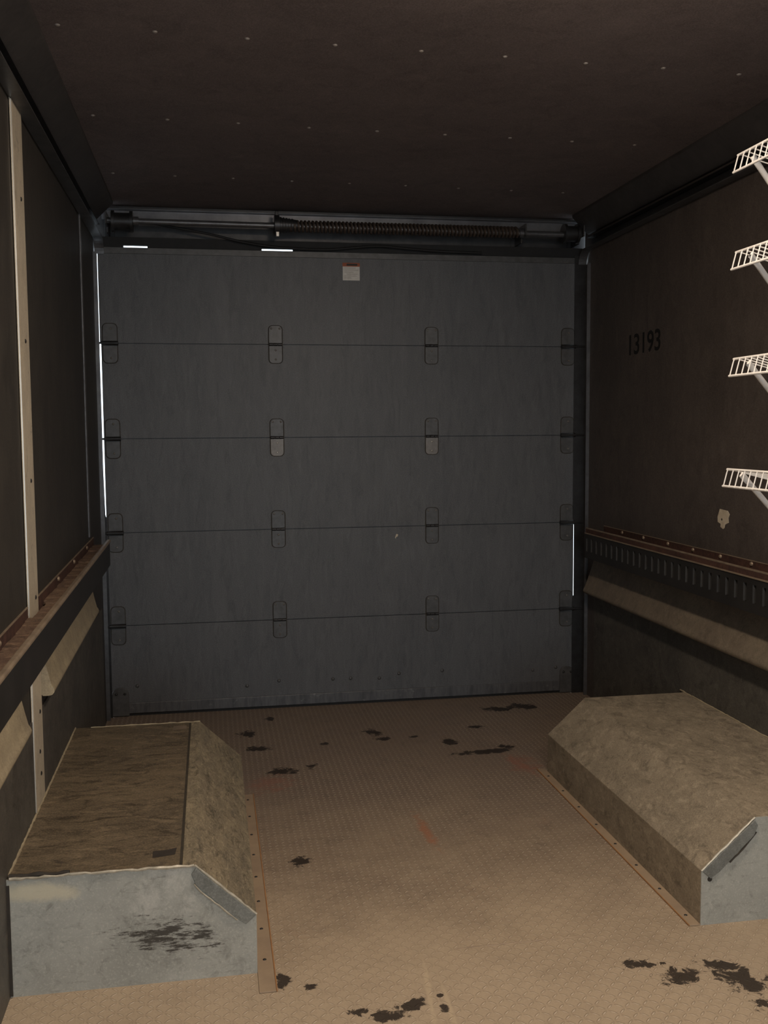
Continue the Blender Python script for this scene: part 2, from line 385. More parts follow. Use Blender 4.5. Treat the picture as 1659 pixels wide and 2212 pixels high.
def glow(name, color, strength):
    m = bpy.data.materials.new(name); m.use_nodes = True
    b = m.node_tree.nodes['Principled BSDF']
    b.inputs['Base Color'].default_value = (0.8, 0.8, 0.78, 1)
    b.inputs['Emission Color'].default_value = (*color, 1); b.inputs['Emission Strength'].default_value = strength
    return m

# ------------------------------------------------------------------ the setting
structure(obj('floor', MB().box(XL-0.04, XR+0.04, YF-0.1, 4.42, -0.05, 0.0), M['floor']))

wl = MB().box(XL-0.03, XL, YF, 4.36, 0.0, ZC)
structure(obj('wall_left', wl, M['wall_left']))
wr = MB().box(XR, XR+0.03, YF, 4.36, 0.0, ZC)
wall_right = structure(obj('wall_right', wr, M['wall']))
ceiling = structure(obj('ceiling', MB().box(XL-0.03, XR+0.03, YF, 4.47, ZC, ZC+0.04), M['ceiling']))

# bulkhead behind the camera; unseen cab doorway added and sized to let daylight in
bk = MB()
OX0, OX1, OZ = -0.20, 1.45, 2.00
bk.box(XL, OX0, YF-0.03, YF, 0, ZC).box(OX1, XR, YF-0.03, YF, 0, ZC).box(OX0, OX1, YF-0.03, YF, OZ, ZC)
structure(obj('wall_front', bk, M['bulkhead']))

# lower wall lining below the rails, either side
structure(obj('baseboard_left', MB().box(XL, XL+0.004, YF, 4.20, 0.0, 0.50), M['lower']))
structure(obj('baseboard_right', MB().box(XR-0.004, XR, YF, 4.20, 0.0, 0.47), M['lower']))

# coved trim between the walls and the ceiling
for s, xw, nm in ((1, XL, 'trim_1'), (-1, XR, 'trim_2')):
    c = MB().prism([(xw, 2.085), (xw+s*0.012, 2.085), (xw+s*0.085, ZC-0.012), (xw+s*0.085, ZC), (xw, ZC)], 'y', YF, 4.30)
    structure(obj(nm, c, M['cove_trim'], bevel=0.002))

# ceiling rivets, in rows across the panels
for yr in (2.508, 3.182, 3.856):
    k = 0
    for i in range(-1, 10):
        x = -0.109 + 0.2185*i + 0.004*random.uniform(-1, 1)
        if XL+0.1 < x < XR-0.1:
            obj('rivet', MB().dome((x, yr+0.03*(x+0.109)+0.004*random.uniform(-1, 1), ZC), 0.0065, 0.0035, n=10, m=3), M['rivet'], ceiling, smooth=True)

# rear header over the door: board with a pin hole, top angle, bottom rail
hd = structure(obj('trim_3', MB().box(XL-0.03, 0.622, 4.40, 4.43, 2.022, ZC).box(0.627, XR+0.03, 4.40, 4.43, 2.022, ZC)
               .box(0.622, 0.627, 4.40, 4.43, 2.022, 2.1285).box(0.622, 0.627, 4.40, 4.43, 2.1335, ZC), M['header']))
ta = MB().box(XL+0.03, XR-0.03, 4.365, 4.40, ZC-0.018, ZC-0.014).box(XL+0.03, XR-0.03, 4.392, 4.40, ZC-0.055, ZC-0.018)
structure(obj('trim_4', ta, M['header_edge'], bevel=0.0015))
structure(obj('trim_5', MB().box(XL, XR, 4.372, 4.40, 2.022, 2.034), M['header']))

# vertical edge strip where the left lining stops short of the rear frame
structure(obj('trim_6', MB().box(XL, XL+0.006, 3.845, 3.875, 0.83, 2.04), M['track'], bevel=0.0015))

# ------------------------------------------------------------------ roll-up door
door = bpy.data.objects.new('door_1', None); COL.objects.link(door); door.location = (0.617, YD, 0.0)
structure(door)
DX0, DX1 = -0.4385, 1.6420
TOP = 1.9925
zs = [0.012, 0.396, 0.796, 1.195, 1.594, TOP]
for i in range(5):
    x0 = DX0 - (0.0045 if i == 4 else 0.0)
    za, zb_ = zs[i], zs[i+1]
    g0, g1 = (0.0018 if i else 0.0), 0.0018
    p = MB().prism([(YD, za+g0), (YD+0.010, za+g0), (YD+0.010, za), (YD+0.022, za), (YD+0.022, zb_), (YD+0.010, zb_), (YD+0.010, zb_-g1), (YD, zb_-g1)], 'x', x0, DX1)
    pan = obj('door_panel', p, M['door'], door)
    if i == 1:
        fl = MB().add([(0.812, YD-0.0008, 0.762), (0.820, YD-0.0008, 0.760), (0.818, YD-0.0008, 0.751), (0.811, YD-0.0008, 0.748), (0.808, YD-0.0008, 0.740), (0.806, YD-0.0008, 0.747)], [(0,1,2,3,4,5)])
        obj('chipped_paint', fl, M['cream'], pan)
    if i == 0:
        for x in (-0.33, 0.14, 0.28, 0.52, 0.60, 0.73, 0.82, 1.02, 1.45, 1.56):
            obj('bolt', MB().dome((x, YD, 0.105+random.uniform(-.012, .03)), 0.008, 0.004, (0,-1,0), n=12, m=3), M['hinge'], pan, smooth=True)
bs = MB().box(DX0, DX1, YD-0.006, YD+0.026, 0.012, 0.058)
obj('bottom_rail', bs, worn('bottom_rail', (0.12, 0.12, 0.125), (0.07, 0.07, 0.075), 14, stretch=(3, 1, 0.6), rough=0.45, metal=0.3, bump=0.2, c3=(0.20, 0.20, 0.20)), door, bevel=0.002)
obj('bottom_seal', MB().box(DX0, DX1, YD+0.002, YD+0.02, 0.0, 0.014), M['rubber'], door)
obj('top_rail', MB().box(DX0-0.004, DX1, YD-0.005, YD, TOP-0.028, TOP-0.003), M['hinge'], door, bevel=0.001)

def rounded(cx, cz, w, h, r, y0, y1, corners):
    """plate in the xz plane with chosen rounded corners (tl, tr, br, bl)"""
    pts = []
    spec = [(cx-w/2, cz+h/2, 1, -1, 180), (cx+w/2, cz+h/2, -1, -1, 90), (cx+w/2, cz-h/2, -1, 1, 0), (cx-w/2, cz-h/2, 1, 1, 270)]
    for (x, z, sx, sz, a0), on in zip(spec, corners):
        if on:
            for k in range(5):
                a = math.radians(a0 - 90*k/4)
                pts.append((x + sx*r + r*math.cos(a), z + sz*r + r*math.sin(a)))
        else: pts.append((x, z))
    return MB().prism(pts, 'y', y0, y1)

def hinge(x, z, bare=False, low=True, up=True, w=0.056, h=0.076, name='hinge'):
    m_ = M['hinge_bare'] if bare else M['hinge']
    kn = MB()
    for k in range(3):
        kn.cyl((x-w/2+k*w/3+0.001, YD-0.0065, z), (x-w/2+(k+1)*w/3-0.001, YD-0.0065, z), 0.0062, n=12)
    root = obj(name, kn, M['dark_steel'], door, smooth=True)
    if up: obj('dark_outline', rounded(x, z+0.003+h/2, w+0.007, h+0.006, 0.018, YD-0.0008, YD, (1,1,0,0)), M['dark_fill'], root)  # thin dark sheet, slightly larger than the leaf, outlines it
    if low: obj('dark_outline', rounded(x, z-0.003-h/2, w+0.007, h+0.006, 0.018, YD-0.0008, YD, (0,0,1,1)), M['dark_fill'], root)
    if up:
        obj('leaf', rounded(x, z+0.004+h/2, w, h, 0.016, YD-0.0035, YD, (1,1,0,0)), M['hinge'], root, bevel=0.001)
    if low:
        obj('leaf', rounded(x, z-0.004-h/2, w, h, 0.016, YD-0.004, YD, (0,0,1,1)), m_, root, bevel=0.001)
    bolts = [(x, z-0.024), (x, z-0.064)] if low else []
    if up: bolts += [(x-0.018, z+0.068), (x+0.018, z+0.068)]
    for bx_, bz_ in bolts:
        obj('bolt', MB().dome((bx_, YD-0.0035, bz_), 0.0048, 0.003, (0,-1,0), n=10, m=3), M['bright'] if bare and bz_ < z else M['hinge_bare'], root, smooth=True)
    return root
for zi, (z, za) in enumerate(((0.396, 0.407), (0.796, 0.80), (1.195, 1.197), (1.594, 1.594))):
    up = zi < 2 or zi == 2
    hinge(0.288, z, bare=(zi == 2))
    hinge(0.975, z, bare=(zi == 2))

def roller_hinge(x, z, side):
    """edge hinge: plate, knuckle bar and the stem that carries the roller in the track"""
    root = obj('roller_hinge', rounded(x, z+0.044, 0.058, 0.075, 0.018, YD-0.004, YD, (1,1,0,0)), M['hinge'], door, bevel=0.001)
    for zz, cc in ((z+0.044, (1,1,0,0)), (z-0.044, (0,0,1,1))): obj('dark_outline', rounded(x, zz, 0.064, 0.081, 0.020, YD-0.0008, YD, cc), M['dark_fill'], root)  # dark outline sheets behind both leaves
    obj('leaf', rounded(x, z-0.044, 0.058, 0.075, 0.018, YD-0.004, YD, (0,0,1,1)), M['hinge'], root, bevel=0.001)
    obj('knuckle', MB().cyl((x-0.034, YD-0.012, z), (x+0.034, YD-0.012, z), 0.0095, n=12), M['dark_steel'], root, smooth=True)
    xe = XL+0.006 if side < 0 else XR-0.008
    obj('roller', MB().cyl((x+side*0.03, YD-0.016, z), (xe, YD-0.016, z), 0.0045, n=10), M['dark_steel'], root, smooth=True)
    for dz in (-0.062, 0.062):
        obj('bolt', MB().dome((x+0.004, YD-0.004, z+dz), 0.005, 0.003, (0,-1,0), n=10, m=3), M['hinge_bare'], root, smooth=True)
for z in (0.396, 0.796, 1.195, 1.594):
    roller_hinge(-0.402, z, -1); roller_hinge(1.607, z, 1)
for x in (-0.400, 1.612):
    r_ = obj('bottom_bracket', rounded(x, 0.066, 0.070, 0.124, 0.030, YD-0.012, YD-0.006, (1,1,0,0)), M['hinge'], door, bevel=0.0015)
    for dx in (-0.018, 0.018):
        obj('bolt', MB().dome((x+dx, YD-0.012, 0.10), 0.006, 0.004, (0,-1,0), n=10, m=3), M['dark_steel'], r_, smooth=True)

# warning sticker near the top of the door
st = thing('warning_sticker', 'small square white sticker with an orange band at the top of the door', 'sticker', (0.620, YD, 1.910))
obj('paper', MB().box(0.583, 0.657, YD-0.0012, YD-0.0002, 1.872, 1.931), M['paper'], st)
obj('orange_band', MB().box(0.582, 0.658, YD-0.0013, YD-0.0002, 1.931, 1.947), M['orange'], st)
obj('band_lettering', MB().box(0.600, 0.647, YD-0.0018, YD-0.0013, 1.935, 1.943), M['ink'], st)
ln_ = MB()
for k, (a, b) in enumerate(((0.590, 0.640), (0.590, 0.652), (0.590, 0.630), (0.600, 0.648), (0.590, 0.645), (0.590, 0.620))):
    ln_.box(a, b, YD-0.0016, YD-0.0012, 1.9235-k*0.0085, 1.9255-k*0.0085)
obj('small_print', ln_, M['grey_ink'], st)

# rubber seal above the door, lifted at two places where daylight shows
sl = MB()
for a, b, lift in ((XL+0.005, -0.338, 0), (-0.338, -0.240, 1), (-0.240, 0.236, 0), (0.236, 0.369, 1), (0.369, XR-0.012, 0)):
    sl.box(a, b, 4.356, 4.372, (TOP+0.0075) if lift else TOP-0.004+0.004, 2.034)
tag(obj('door_seal', sl, M['rubber']), 'black rubber strip closing the gap over the top of the door', 'seal')

# ------------------------------------------------------------------ door tracks
def track(side):
    xw = XL if side < 0 else XR
    s = -side                                  # towards the middle of the truck
    nm = 'left' if side < 0 else 'right'
    t_ = thing('door_track', 'steel door track up the %s edge of the roll-up door, bending forward under the ceiling' % nm, 'track', (xw, 4.32, 0.0), None)
    zt = 2.02; R = 0.06
    # channel against the wall: web and front flange
    mb = MB().box(min(xw, xw+s*0.003), max(xw, xw+s*0.003), 4.290, 4.338, 0.0, zt-R)
    obj('web', mb, M['track'], t_)
    lip = MB()
    if side < 0:
        e = [(0.0, -0.4340), (0.855, -0.4345), (0.875, -0.4405), (1.2, -0.4460), (1.998, -0.4500)]
    else:
        e = [(0.0, 1.6330), (0.44, 1.6330), (0.46, 1.6390), (0.80, 1.6386), (0.82, 1.6335), (1.998, 1.6335)]
    for (z0, a), (z1, b) in zip(e[:-1], e[1:]):
        if side < 0: lip.hexa([(xw+0.003, 4.336, z0), (a, 4.336, z0), (a, 4.338, z0), (xw+0.003, 4.338, z0), (xw+0.003, 4.336, z1), (b, 4.336, z1), (b, 4.338, z1), (xw+0.003, 4.338, z1)])
        else: lip.hexa([(a, 4.336, z0), (xw-0.003, 4.336, z0), (xw-0.003, 4.338, z0), (a, 4.338, z0), (b, 4.336, z1), (xw-0.003, 4.336, z1), (xw-0.003, 4.338, z1), (b, 4.338, z1)])
    obj('rear_lip', lip, M['dark_steel'], t_)
    fl = MB().box(min(xw+s*0.003, xw+s*0.016), max(xw+s*0.003, xw+s*0.016), 4.290, 4.292, 0.0, zt-R)
    obj('front_lip', fl, M['track'], t_)
    # bend and horizontal run under the cove
    pts = []
    for k in range(9):
        a = math.pi/2*k/8
        pts.append((4.338 - (R - R*math.cos(a))*1.0, zt-R + R*math.sin(a)))
    line = pts + [(YF+2.0, zt)]
    run = MB().sheet([(q[0], q[1]) for q in line], 'x', xw+s*0.002, xw+s*0.040, 0.003)
    obj('bend', run, M['track'], t_)
    hr = MB().box(min(xw+s*0.002, xw+s*0.005), max(xw+s*0.002, xw+s*0.005), YF+2.0, 4.27, 2.022, 2.062)
    hr.box(min(xw+s*0.002, xw+s*0.034), max(xw+s*0.002, xw+s*0.034), YF+2.0, 4.25, 2.060, 2.063)
    obj('horizontal_run', hr, M['dark_steel'], t_)
track(-1); track(1)

# ------------------------------------------------------------------ counterbalance shaft over the door
SY, SZ = 4.27, 2.083
sh = thing('counterbalance_shaft', 'long spring shaft running across the header above the roll-up door', 'door shaft', (0.617, SY, SZ))
obj('shaft', MB().cyl((-0.40, SY, SZ), (1.645, SY, SZ-0.008), 0.0115, n=14), M['track'], sh, smooth=True)
sp = MB(); N = 62; pts = []
for k in range(N*10+1):
    a = 2*math.pi*k/10; q = k/(N*10)
    pts.append((0.345+q*1.0, SY+0.020*math.cos(a), SZ-0.003+0.020*math.sin(a)))
sp.path(pts, 0.0062, 5)
obj('spring', sp, M['spring'], sh, smooth=True)
cn = MB().cyl((0.286, SY, SZ), (0.306, SY, SZ), 0.040, n=20).cyl((0.306, SY, SZ), (0.385, SY, SZ), 0.030, 0.022, n=18)
for k in range(5): cn.cyl((0.309+k*0.012, SY, SZ), (0.315+k*0.012, SY, SZ), 0.033-k*0.0015, n=18)
cone = obj('winding_cone', cn, M['dark_steel'], sh, smooth=True)
obj('set_screw', MB().box(0.289, 0.303, SY-0.007, SY+0.007, SZ+0.034, SZ+0.056), M['dark_steel'], cone, bevel=0.002)
obj('set_screw', MB().box(0.290, 0.304, SY-0.030, SY-0.018, SZ-0.052, SZ-0.032), M['bright'], cone, bevel=0.002)
def bracket(x, nm='end_bracket'):
    b_ = MB().box(x-0.003, x+0.003, SY-0.035, 4.40, SZ-0.020, SZ+0.030).box(x-0.003, x+0.003, SY+0.03, 4.40, SZ-0.042, SZ-0.02)
    b_.box(x-0.020, x+0.020, 4.394, 4.40, SZ-0.042, SZ+0.05)
    return obj(nm, b_, M['header'], sh, bevel=0.001)
bracket(1.372); bracket(-0.395); bracket(1.637)
obj('bearing', MB().cyl((1.352, SY, SZ-0.006), (1.372, SY, SZ-0.006), 0.019, n=16), M['track'], sh, smooth=True)
def drum(x0, x1):
    d_ = MB().cyl((x0, SY, SZ-0.003), (x0+0.012, SY, SZ-0.003), 0.042, n=24).cyl((x0+0.012, SY, SZ-0.003), (x1-0.012, SY, SZ-0.003), 0.034, n=24).cyl((x1-0.012, SY, SZ-0.003), (x1, SY, SZ-0.003), 0.042, n=24)
    obj('cable_drum', d_, M['dark_steel'], sh, smooth=True)
drum(-0.375, -0.290); drum(1.552, 1.622)
obj('collar', MB().cyl((-0.288, SY, SZ), (-0.268, SY, SZ), 0.018, n=16), M['track'], sh, smooth=True)

def cable(pts, label):
    # smooth the slack line
    P = [Vector(p) for p in pts]; out = []
    for i in range(len(P)-1):
        p0, p1, p2, p3 = P[max(i-1,0)], P[i], P[i+1], P[min(i+2, len(P)-1)]
        for k in range(8):
            t = k/8
            out.append(0.5*((2*p1)+(p2-p0)*t+(2*p0-5*p1+4*p2-p3)*t*t+(3*p1-p0-3*p2+p3)*t**3))
    out.append(P[-1])
    tag(obj('lift_cable', MB().path(out, 0.005, 6), M['rubber'], smooth=True), label, 'cable', None)
cable([(-0.29, 4.315, 2.092), (-0.186, 4.325, 2.082), (0.013, 4.328, 2.050), (0.15, 4.33, 2.022), (0.30, 4.332, 2.003), (0.50, 4.334, 1.998), (0.64, 4.332, 2.010), (0.741, 4.33, 2.018), (0.87, 4.332, 2.010), (1.007, 4.335, 2.003), (1.20, 4.335, 2.000)],
      'slack black cable sagging along the header above the door')

# ------------------------------------------------------------------ cargo rails on the side walls
def tiltL(p): return Vector((p.x, p.y, p.z + 0.0180*(p.y-2.0)))
def same(p): return p

def rail(side):
    xw = XL if side < 0 else XR
    s = -side
    w = 0.064 if side < 0 else 0.090
    zb, zf, zbot, bed = (0.783, 0.772, 0.672, 0.755) if side < 0 else (0.802, 0.796, 0.664, 0.775)
    y0, y1 = (0.9, 3.98) if side < 0 else (0.9, 4.10)
    W = tiltL if side < 0 else same
    nm = 'left' if side < 0 else 'right'
    t_ = thing('cargo_rail', ('dark steel channel rail along the left wall, rusty dirt in its open top' if side < 0 else 'dark slotted steel channel rail along the right wall below the number'), 'rail', (xw, 2.5, 0.72))
    X = lambda a, b: (min(xw+s*a, xw+s*b), max(xw+s*a, xw+s*b))
    gap = (2.554, 2.697) if side < 0 else None          # where the post stands in the channel
    def runs(lo, hi):
        return [(lo, gap[0]-0.004), (gap[1]+0.012, hi)] if gap else [(lo, hi)]
    b_ = MB()
    for a, b in runs(y0, y1): b_.box(*X(0.0, 0.004), a, b, zbot, zb-0.003)
    bl = obj('back_lip', b_.warp(W), M['rail_bed_dark'], t_)
    b_ = MB()
    for a, b in runs(y0, y1): b_.box(*X(0.0, 0.005), a, b, zb-0.003, zb)
    obj('back_edge', b_.warp(W), M['rail_edge'], bl, bevel=0.0008)
    bd = MB(); n = 70
    for a, b in [(y0, y1)]:
        m_ = max(2, int((b-a)/0.04))
        for k in range(m_):
            ya, yb = a+(b-a)*k/m_, a+(b-a)*(k+1)/m_
            bd.box(*X(0.004 if not gap or yb < gap[0]-0.002 or ya > gap[1]+0.045 else 0.014, w-0.006), ya, yb, bed-0.012, bed+random.uniform(-0.003, 0.003))
    obj('dirt_bed', bd.warp(W), M['rail_bed'] if side < 0 else M['rail_bed_dark'], t_, bevel=0.002)
    face = MB()
    if side < 0:
        face.box(*X(w-0.004, w), y0, y1, zbot, zf-0.010)
        face.box(*X(0.004, w-0.004), y0, y1, zbot, zbot+0.003) if False else None
    else:
        # slotted face: top and bottom strips with bars between the slots, backed by a plate
        face.box(*X(w-0.004, w), y0, y1, zf-0.045, zf-0.026).box(*X(w-0.004, w), y0, y1, zbot, zbot+0.030)
        y = y0
        while y < y1-0.01:
            face.box(*X(w-0.004, w), y, min(y+0.034, y1), zbot+0.030, zf-0.045); y += 0.054
    obj('face_plate', face.warp(W), M['rail'], t_)
    if side > 0:
        bp = MB().box(*X(w-0.016, w-0.013), y0, y1, zbot+0.003, zf-0.03); y = y0
        while y < y1-0.06:
            bp.box(*X(w-0.0131, w-0.0005), y+0.052, y+0.0542, zbot+0.030, zf-0.045); y += 0.054
        obj('slot_backing', bp.warp(W), M['rail_slot'], t_)
    # rolled front lip: upper bright edge, dark web, lower bright edge
    lip = MB()
    if side < 0:
        lip.prism([(xw+s*(w-0.012), zf-0.004), (xw+s*(w-0.009), zf), (xw+s*(w+0.001), zf), (xw+s*(w+0.004), zf-0.004), (xw+s*(w+0.004), zf-0.010), (xw+s*(w-0.009), zf-0.010)], 'y', y0, y1)
        obj('front_lip', lip.warp(W), M['rail_edge'], t_, bevel=0.0015)
    else:
        lip.prism([(xw+s*(w-0.010), zf-0.006), (xw+s*(w-0.010), zf), (xw+s*(w-0.004), zf), (xw+s*(w-0.004), zf-0.006)], 'y', y0, y1)
        obj('front_lip', lip.warp(W), M['rail_edge'], t_, bevel=0.001)
        fw = MB().box(*X(w-0.008, w-0.003), y0, y1, zf-0.024, zf-0.006)
        obj('lip_web', fw.warp(W), M['rail_bed_dark'], t_)
        lw = MB().box(*X(w-0.004, w+0.003), y0, y1, zf-0.027, zf-0.0225)
        obj('lower_lip', lw.warp(W), M['rail_edge'], t_, bevel=0.001)
    bt = MB().box(*X(0.004, w-0.004), y0, y1, zbot, zbot+0.003) if side > 0 else MB().box(*X(0.016, w-0.004), y0, y1, zbot, zbot+0.003)
    obj('bottom_flange', bt.warp(W), M['rail'], t_)
    ys = (1.9, 2.2, 3.05, 3.40, 3.75) if side < 0 else (2.10, 2.30, 2.50, 2.69, 2.892, 3.088, 3.282, 3.479, 3.694, 3.90)
    for yb in ys:
        h_ = MB().dome((xw+s*0.004, yb, (zb+bed)/2+0.002), 0.008, 0.006, (s,0,0), n=10, m=3).warp(W)
        obj('bolt', h_, M['rail_edge'], t_, smooth=True)
rail(-1); rail(1)

# curved kick coves below the rails
def cove(side, y0, y1, label):
    xw = XL if side < 0 else XR
    s = -side
    wb, zl = (0.036, 0.528) if side < 0 else (0.058, 0.503)
    zt = 0.655 if side < 0 else 0.650
    W = tiltL if side < 0 else same
    prof = []
    for k in range(9):
        t = k/8
        prof.append((xw + s*(0.005 + (wb-0.012)*(0.8*t + 0.2*t**2)), zt - (zt-zl-0.014)*t))
    prof += [(xw + s*(wb-0.003), zl+0.008), (xw + s*wb, zl+0.001), (xw + s*(wb-0.001), zl-0.006), (xw + s*(wb-0.006), zl-0.012), (xw + s*(wb-0.014), zl-0.014), (xw+s*0.006, zl-0.014)]
    mb = MB()
    n = len(prof); inner = [(q[0]-s*0.0025, q[1]-0.001) for q in prof]
    mb.prism(prof + [(xw+s*0.003, zl-0.010), (xw+s*0.003, zt)], 'y', y0, y1)
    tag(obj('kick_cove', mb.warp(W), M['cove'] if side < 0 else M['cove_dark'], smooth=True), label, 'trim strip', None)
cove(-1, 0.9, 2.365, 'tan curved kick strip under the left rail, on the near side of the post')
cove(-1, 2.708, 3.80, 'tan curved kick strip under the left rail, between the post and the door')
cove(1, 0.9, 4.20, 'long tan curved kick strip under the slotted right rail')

# ------------------------------------------------------------------ hat-section post on the left wall
PY0, PY1 = 2.556, 2.695
po = thing('wall_post', 'pale metal post on the left wall standing through the rail onto the wheel well', 'post', (XL, 2.63, 0.0))
d = 0.0058
hat = [(XL+0.004, PY0), (XL+0.003, PY0+0.010), (XL+d, PY0+0.0115), (XL+d, PY1-0.003), (XL+0.004, PY1), (XL+0.0015, PY1), (XL+0.0015, PY0)]
obj('web', MB().prism(hat, 'z', HW+0.003, 2.020), M['post'], po, bevel=0.002)
obj('edge_bead', MB().prism([(XL+0.002, PY0+0.001), (XL+0.0062, PY0+0.002), (XL+0.0062, PY0+0.005), (XL+0.002, PY0+0.007)], 'z', HW+0.003, 2.015), M['post_edge'], po)
for z in (0.80, 0.50, 0.40, 0.34, 1.1, 1.45, 1.8):
    obj('rivet', MB().dome((XL+d, PY1-0.04-random.uniform(0, 0.02), z), 0.006, 0.003, (1,0,0), n=10, m=3), M['dark_steel'], po, smooth=True)

# ------------------------------------------------------------------ wheel wells
def bead(pts, r, seed):
    """uneven weld bead"""
    rnd = random.Random(seed); P = [Vector(p) for p in pts]; out = []; rr = []
    for a, b in zip(P[:-1], P[1:]):
        n = max(2, int((b-a).length/0.012))
        for k in range(n):
            q = a.lerp(b, k/n); out.append(q + Vector((0, rnd.uniform(-.0012, .0012), rnd.uniform(-.0012, .0012)))); rr.append(r*rnd.uniform(0.65, 1.25))
    out.append(P[-1]); rr.append(r)
    return MB().path(out, rr, 6)

def well(side):
    s = -side
    if side < 0: xw, x1, x2, x3, y0, y1 = XL+0.0045, -0.0505, 0.0815, 0.1185, WY0, WY1
    else:        xw, x1, x2, x3, y0, y1 = XR-0.0045, 1.3030, 1.1660, 1.1380, RY0, RY1
    T = 0.004
    nm = ('boxed steel wheel well on the left with a bright galvanised front and dirty brown top' if side < 0
          else 'boxed steel wheel well on the right with a worn tan top and grey front')
    t_ = thing('wheel_well', nm, 'wheel well', ((xw+x2)/2, (y0+y1)/2, 0.0))
    X = lambda a, b: (min(a, b), max(a, b))
    crease = -0.086 if side < 0 else None
    # top sheet and folded chamfer sheet
    if side < 0:
        obj('top_sheet', MB().box(xw, crease, y0+0.003, y1, HW-T, HW), M['well_brown'], t_)
        obj('groove', MB().box(crease, crease+0.006, y0+0.006, y1-0.004, HW-T-0.001, HW-0.0012), M['groove'], t_)
        prof = [(crease+0.006, HW), (x1, HW), (x2, HS), (x2, 0.0), (x2-T, 0.0), (x2-T, HS-0.001), (x1-0.001, HW-T), (crease+0.006, HW-T)]
        obj('side_sheet', MB().prism(prof, 'y', y0+0.003, y1), M['well_side'], t_, bevel=0.0022)
    else:
        prof = [(xw, HW), (x1, HW), (x2, HS), (x2, 0.0), (x2+T, 0.0), (x2+T, HS-0.001), (x1+0.001, HW-T), (xw, HW-T)]
        obj('cover_sheet', MB().prism(prof, 'y', y0+0.003, y1), M['well_right'], t_, bevel=0.003)
    # front and back plates
    fp = [(xw, 0.0), (x2, 0.0), (x2, HS), (x1, HW), (xw, HW)]
    ins = 0.0045
    fpi = [(xw, 0.0), (x2-s*ins, 0.0), (x2-s*ins, HS-0.002), (x1-s*0.002, HW-ins), (xw, HW-ins)]
    front = obj('front_plate', MB().prism(fp, 'y', y0, y0+0.003), M['galv'] if side < 0 else M['galv_right'], t_)
    obj('back_plate', MB().prism(fpi, 'y', y1-0.006, y1-0.003), M['well_side'], t_)
    # folded lap along the chamfer of the front plate
    dx, dz = (x2-x1), (HS-HW); L = math.hypot(dx, dz); ux, uz = dx/L, dz/L
    nx, nz = (-s*abs(uz), -abs(ux))             # inward, towards the box
    def cp(a, b): return (x1+ux*a+nx*b, HW+uz*a+nz*b)
    lap = [cp(0.004, 0.004), cp(L-0.001, 0.0005), cp(L-0.004, 0.030), cp(L-0.030, 0.034), cp(0.030, 0.032), cp(0.006, 0.020)]
    obj('chamfer_lap', MB().prism(lap, 'y', y0-0.004, y0-0.0005), M['galv_lap'], front, bevel=0.001)
    obj('weld_bead', bead([(x1-s*0.002, y0, HW+0.0005), (x2, y0, HS+0.0005)], 0.0032, 3), M['seam'], t_, smooth=True)
    if side < 0:
        obj('weld_bead', bead([(xw+0.006, y0-0.001, HW+0.001), (xw+0.14, y0-0.001, HW+0.002), (x1-0.003, y0-0.001, HW+0.0005)], 0.0036, 5), M['seam'], t_, smooth=True)
        lo = [cp(0.026, 0.033), cp(0.050, 0.036), cp(L-0.026, 0.035)]
        obj('lap_weld', bead([(q[0], y0-0.003, q[1]) for q in lo], 0.0022, 9), M['seam'], front, smooth=True)
        # dark buckled gap at the wall end of the front edge
        obj('edge_caulk', bead([(xw+0.004, y0+0.010, HW+0.002), (xw+0.13, y0+0.008, HW+0.003)], 0.006, 11), M['dark_fill'], t_, smooth=True)
        obj('wall_gap', MB().box(xw-0.003, xw+0.006, y0-0.004, y0-0.0008, 0.004, HW-0.012), M['dark_fill'], front)
        # tape scraps on the top
        tp = MB().add([(-0.147, 2.236, HW+0.0006), (-0.097, 2.246, HW+0.0006), (-0.094, 2.284, HW+0.0006), (-0.112, 2.276, HW+0.0006), (-0.148, 2.272, HW+0.0006)], [(0,1,2,3,4)])
        obj('tape_scrap', tp, M['tape'], t_)
        tp = MB().add([(-0.138, 3.215, HW+0.0006), (-0.093, 3.222, HW+0.0006), (-0.093, 3.262, HW+0.0006), (-0.135, 3.262, HW+0.0006)], [(0,1,2,3)])
        obj('tape_scrap', tp, M['tape_pale'], t_)
    else:
        cr = [cp(0.020, 0.030), cp(0.075, 0.036), cp(0.12, 0.036)]
        obj('lap_gap', bead([(q[0], y0-0.003, q[1]) for q in cr], 0.0022, 9), M['dark_fill'], front, smooth=True)
        obj('bolt_hole', MB().cyl((x2+0.022, y0-0.0012, HS-0.022), (x2+0.022, y0-0.0004, HS-0.022), 0.006, n=14), M['dark_fill'], front)
    # floor flange with its rusty outer edge and screws
    obj('floor_flange', MB().box(*X(x2, x3), y0-(0.085 if side < 0 else 0.0), y1+(0.0 if side < 0 else 0.03), 0.0003, 0.003), M['floor_smooth'], t_, bevel=0.001)
    obj('flange_edge', MB().box(*X(x3, x3+s*0.003), y0-(0.085 if side < 0 else 0.0), y1+(0.0 if side < 0 else 0.03), 0.0003, 0.0045), M['rust_edge'], t_, bevel=0.001)
    for k in range(8):
        yb = y0+0.05+k*(y1-y0-0.1)/7
        obj('screw', MB().dome(((x2+x3)/2, yb, 0.003), 0.0045, 0.002, (0,0,1), n=10, m=3), M['dark_steel'], t_, smooth=True)
    # caulk lines at the wall and the back
    obj('caulk_line', bead([(xw+s*0.001, y0+0.02, HW+0.001), (xw+s*0.001, y1+(0 if side < 0 else 0.03), HW+0.001)], 0.003, 15), M['caulk'], t_, smooth=True)
    if side < 0:
        obj('caulk_line', bead([(xw+0.05, y1-0.001, HW+0.0005), (x1, y1-0.001, HW+0.0005)], 0.0025, 16), M['caulk'], t_, smooth=True)
    return t_
well(-1); well(1)

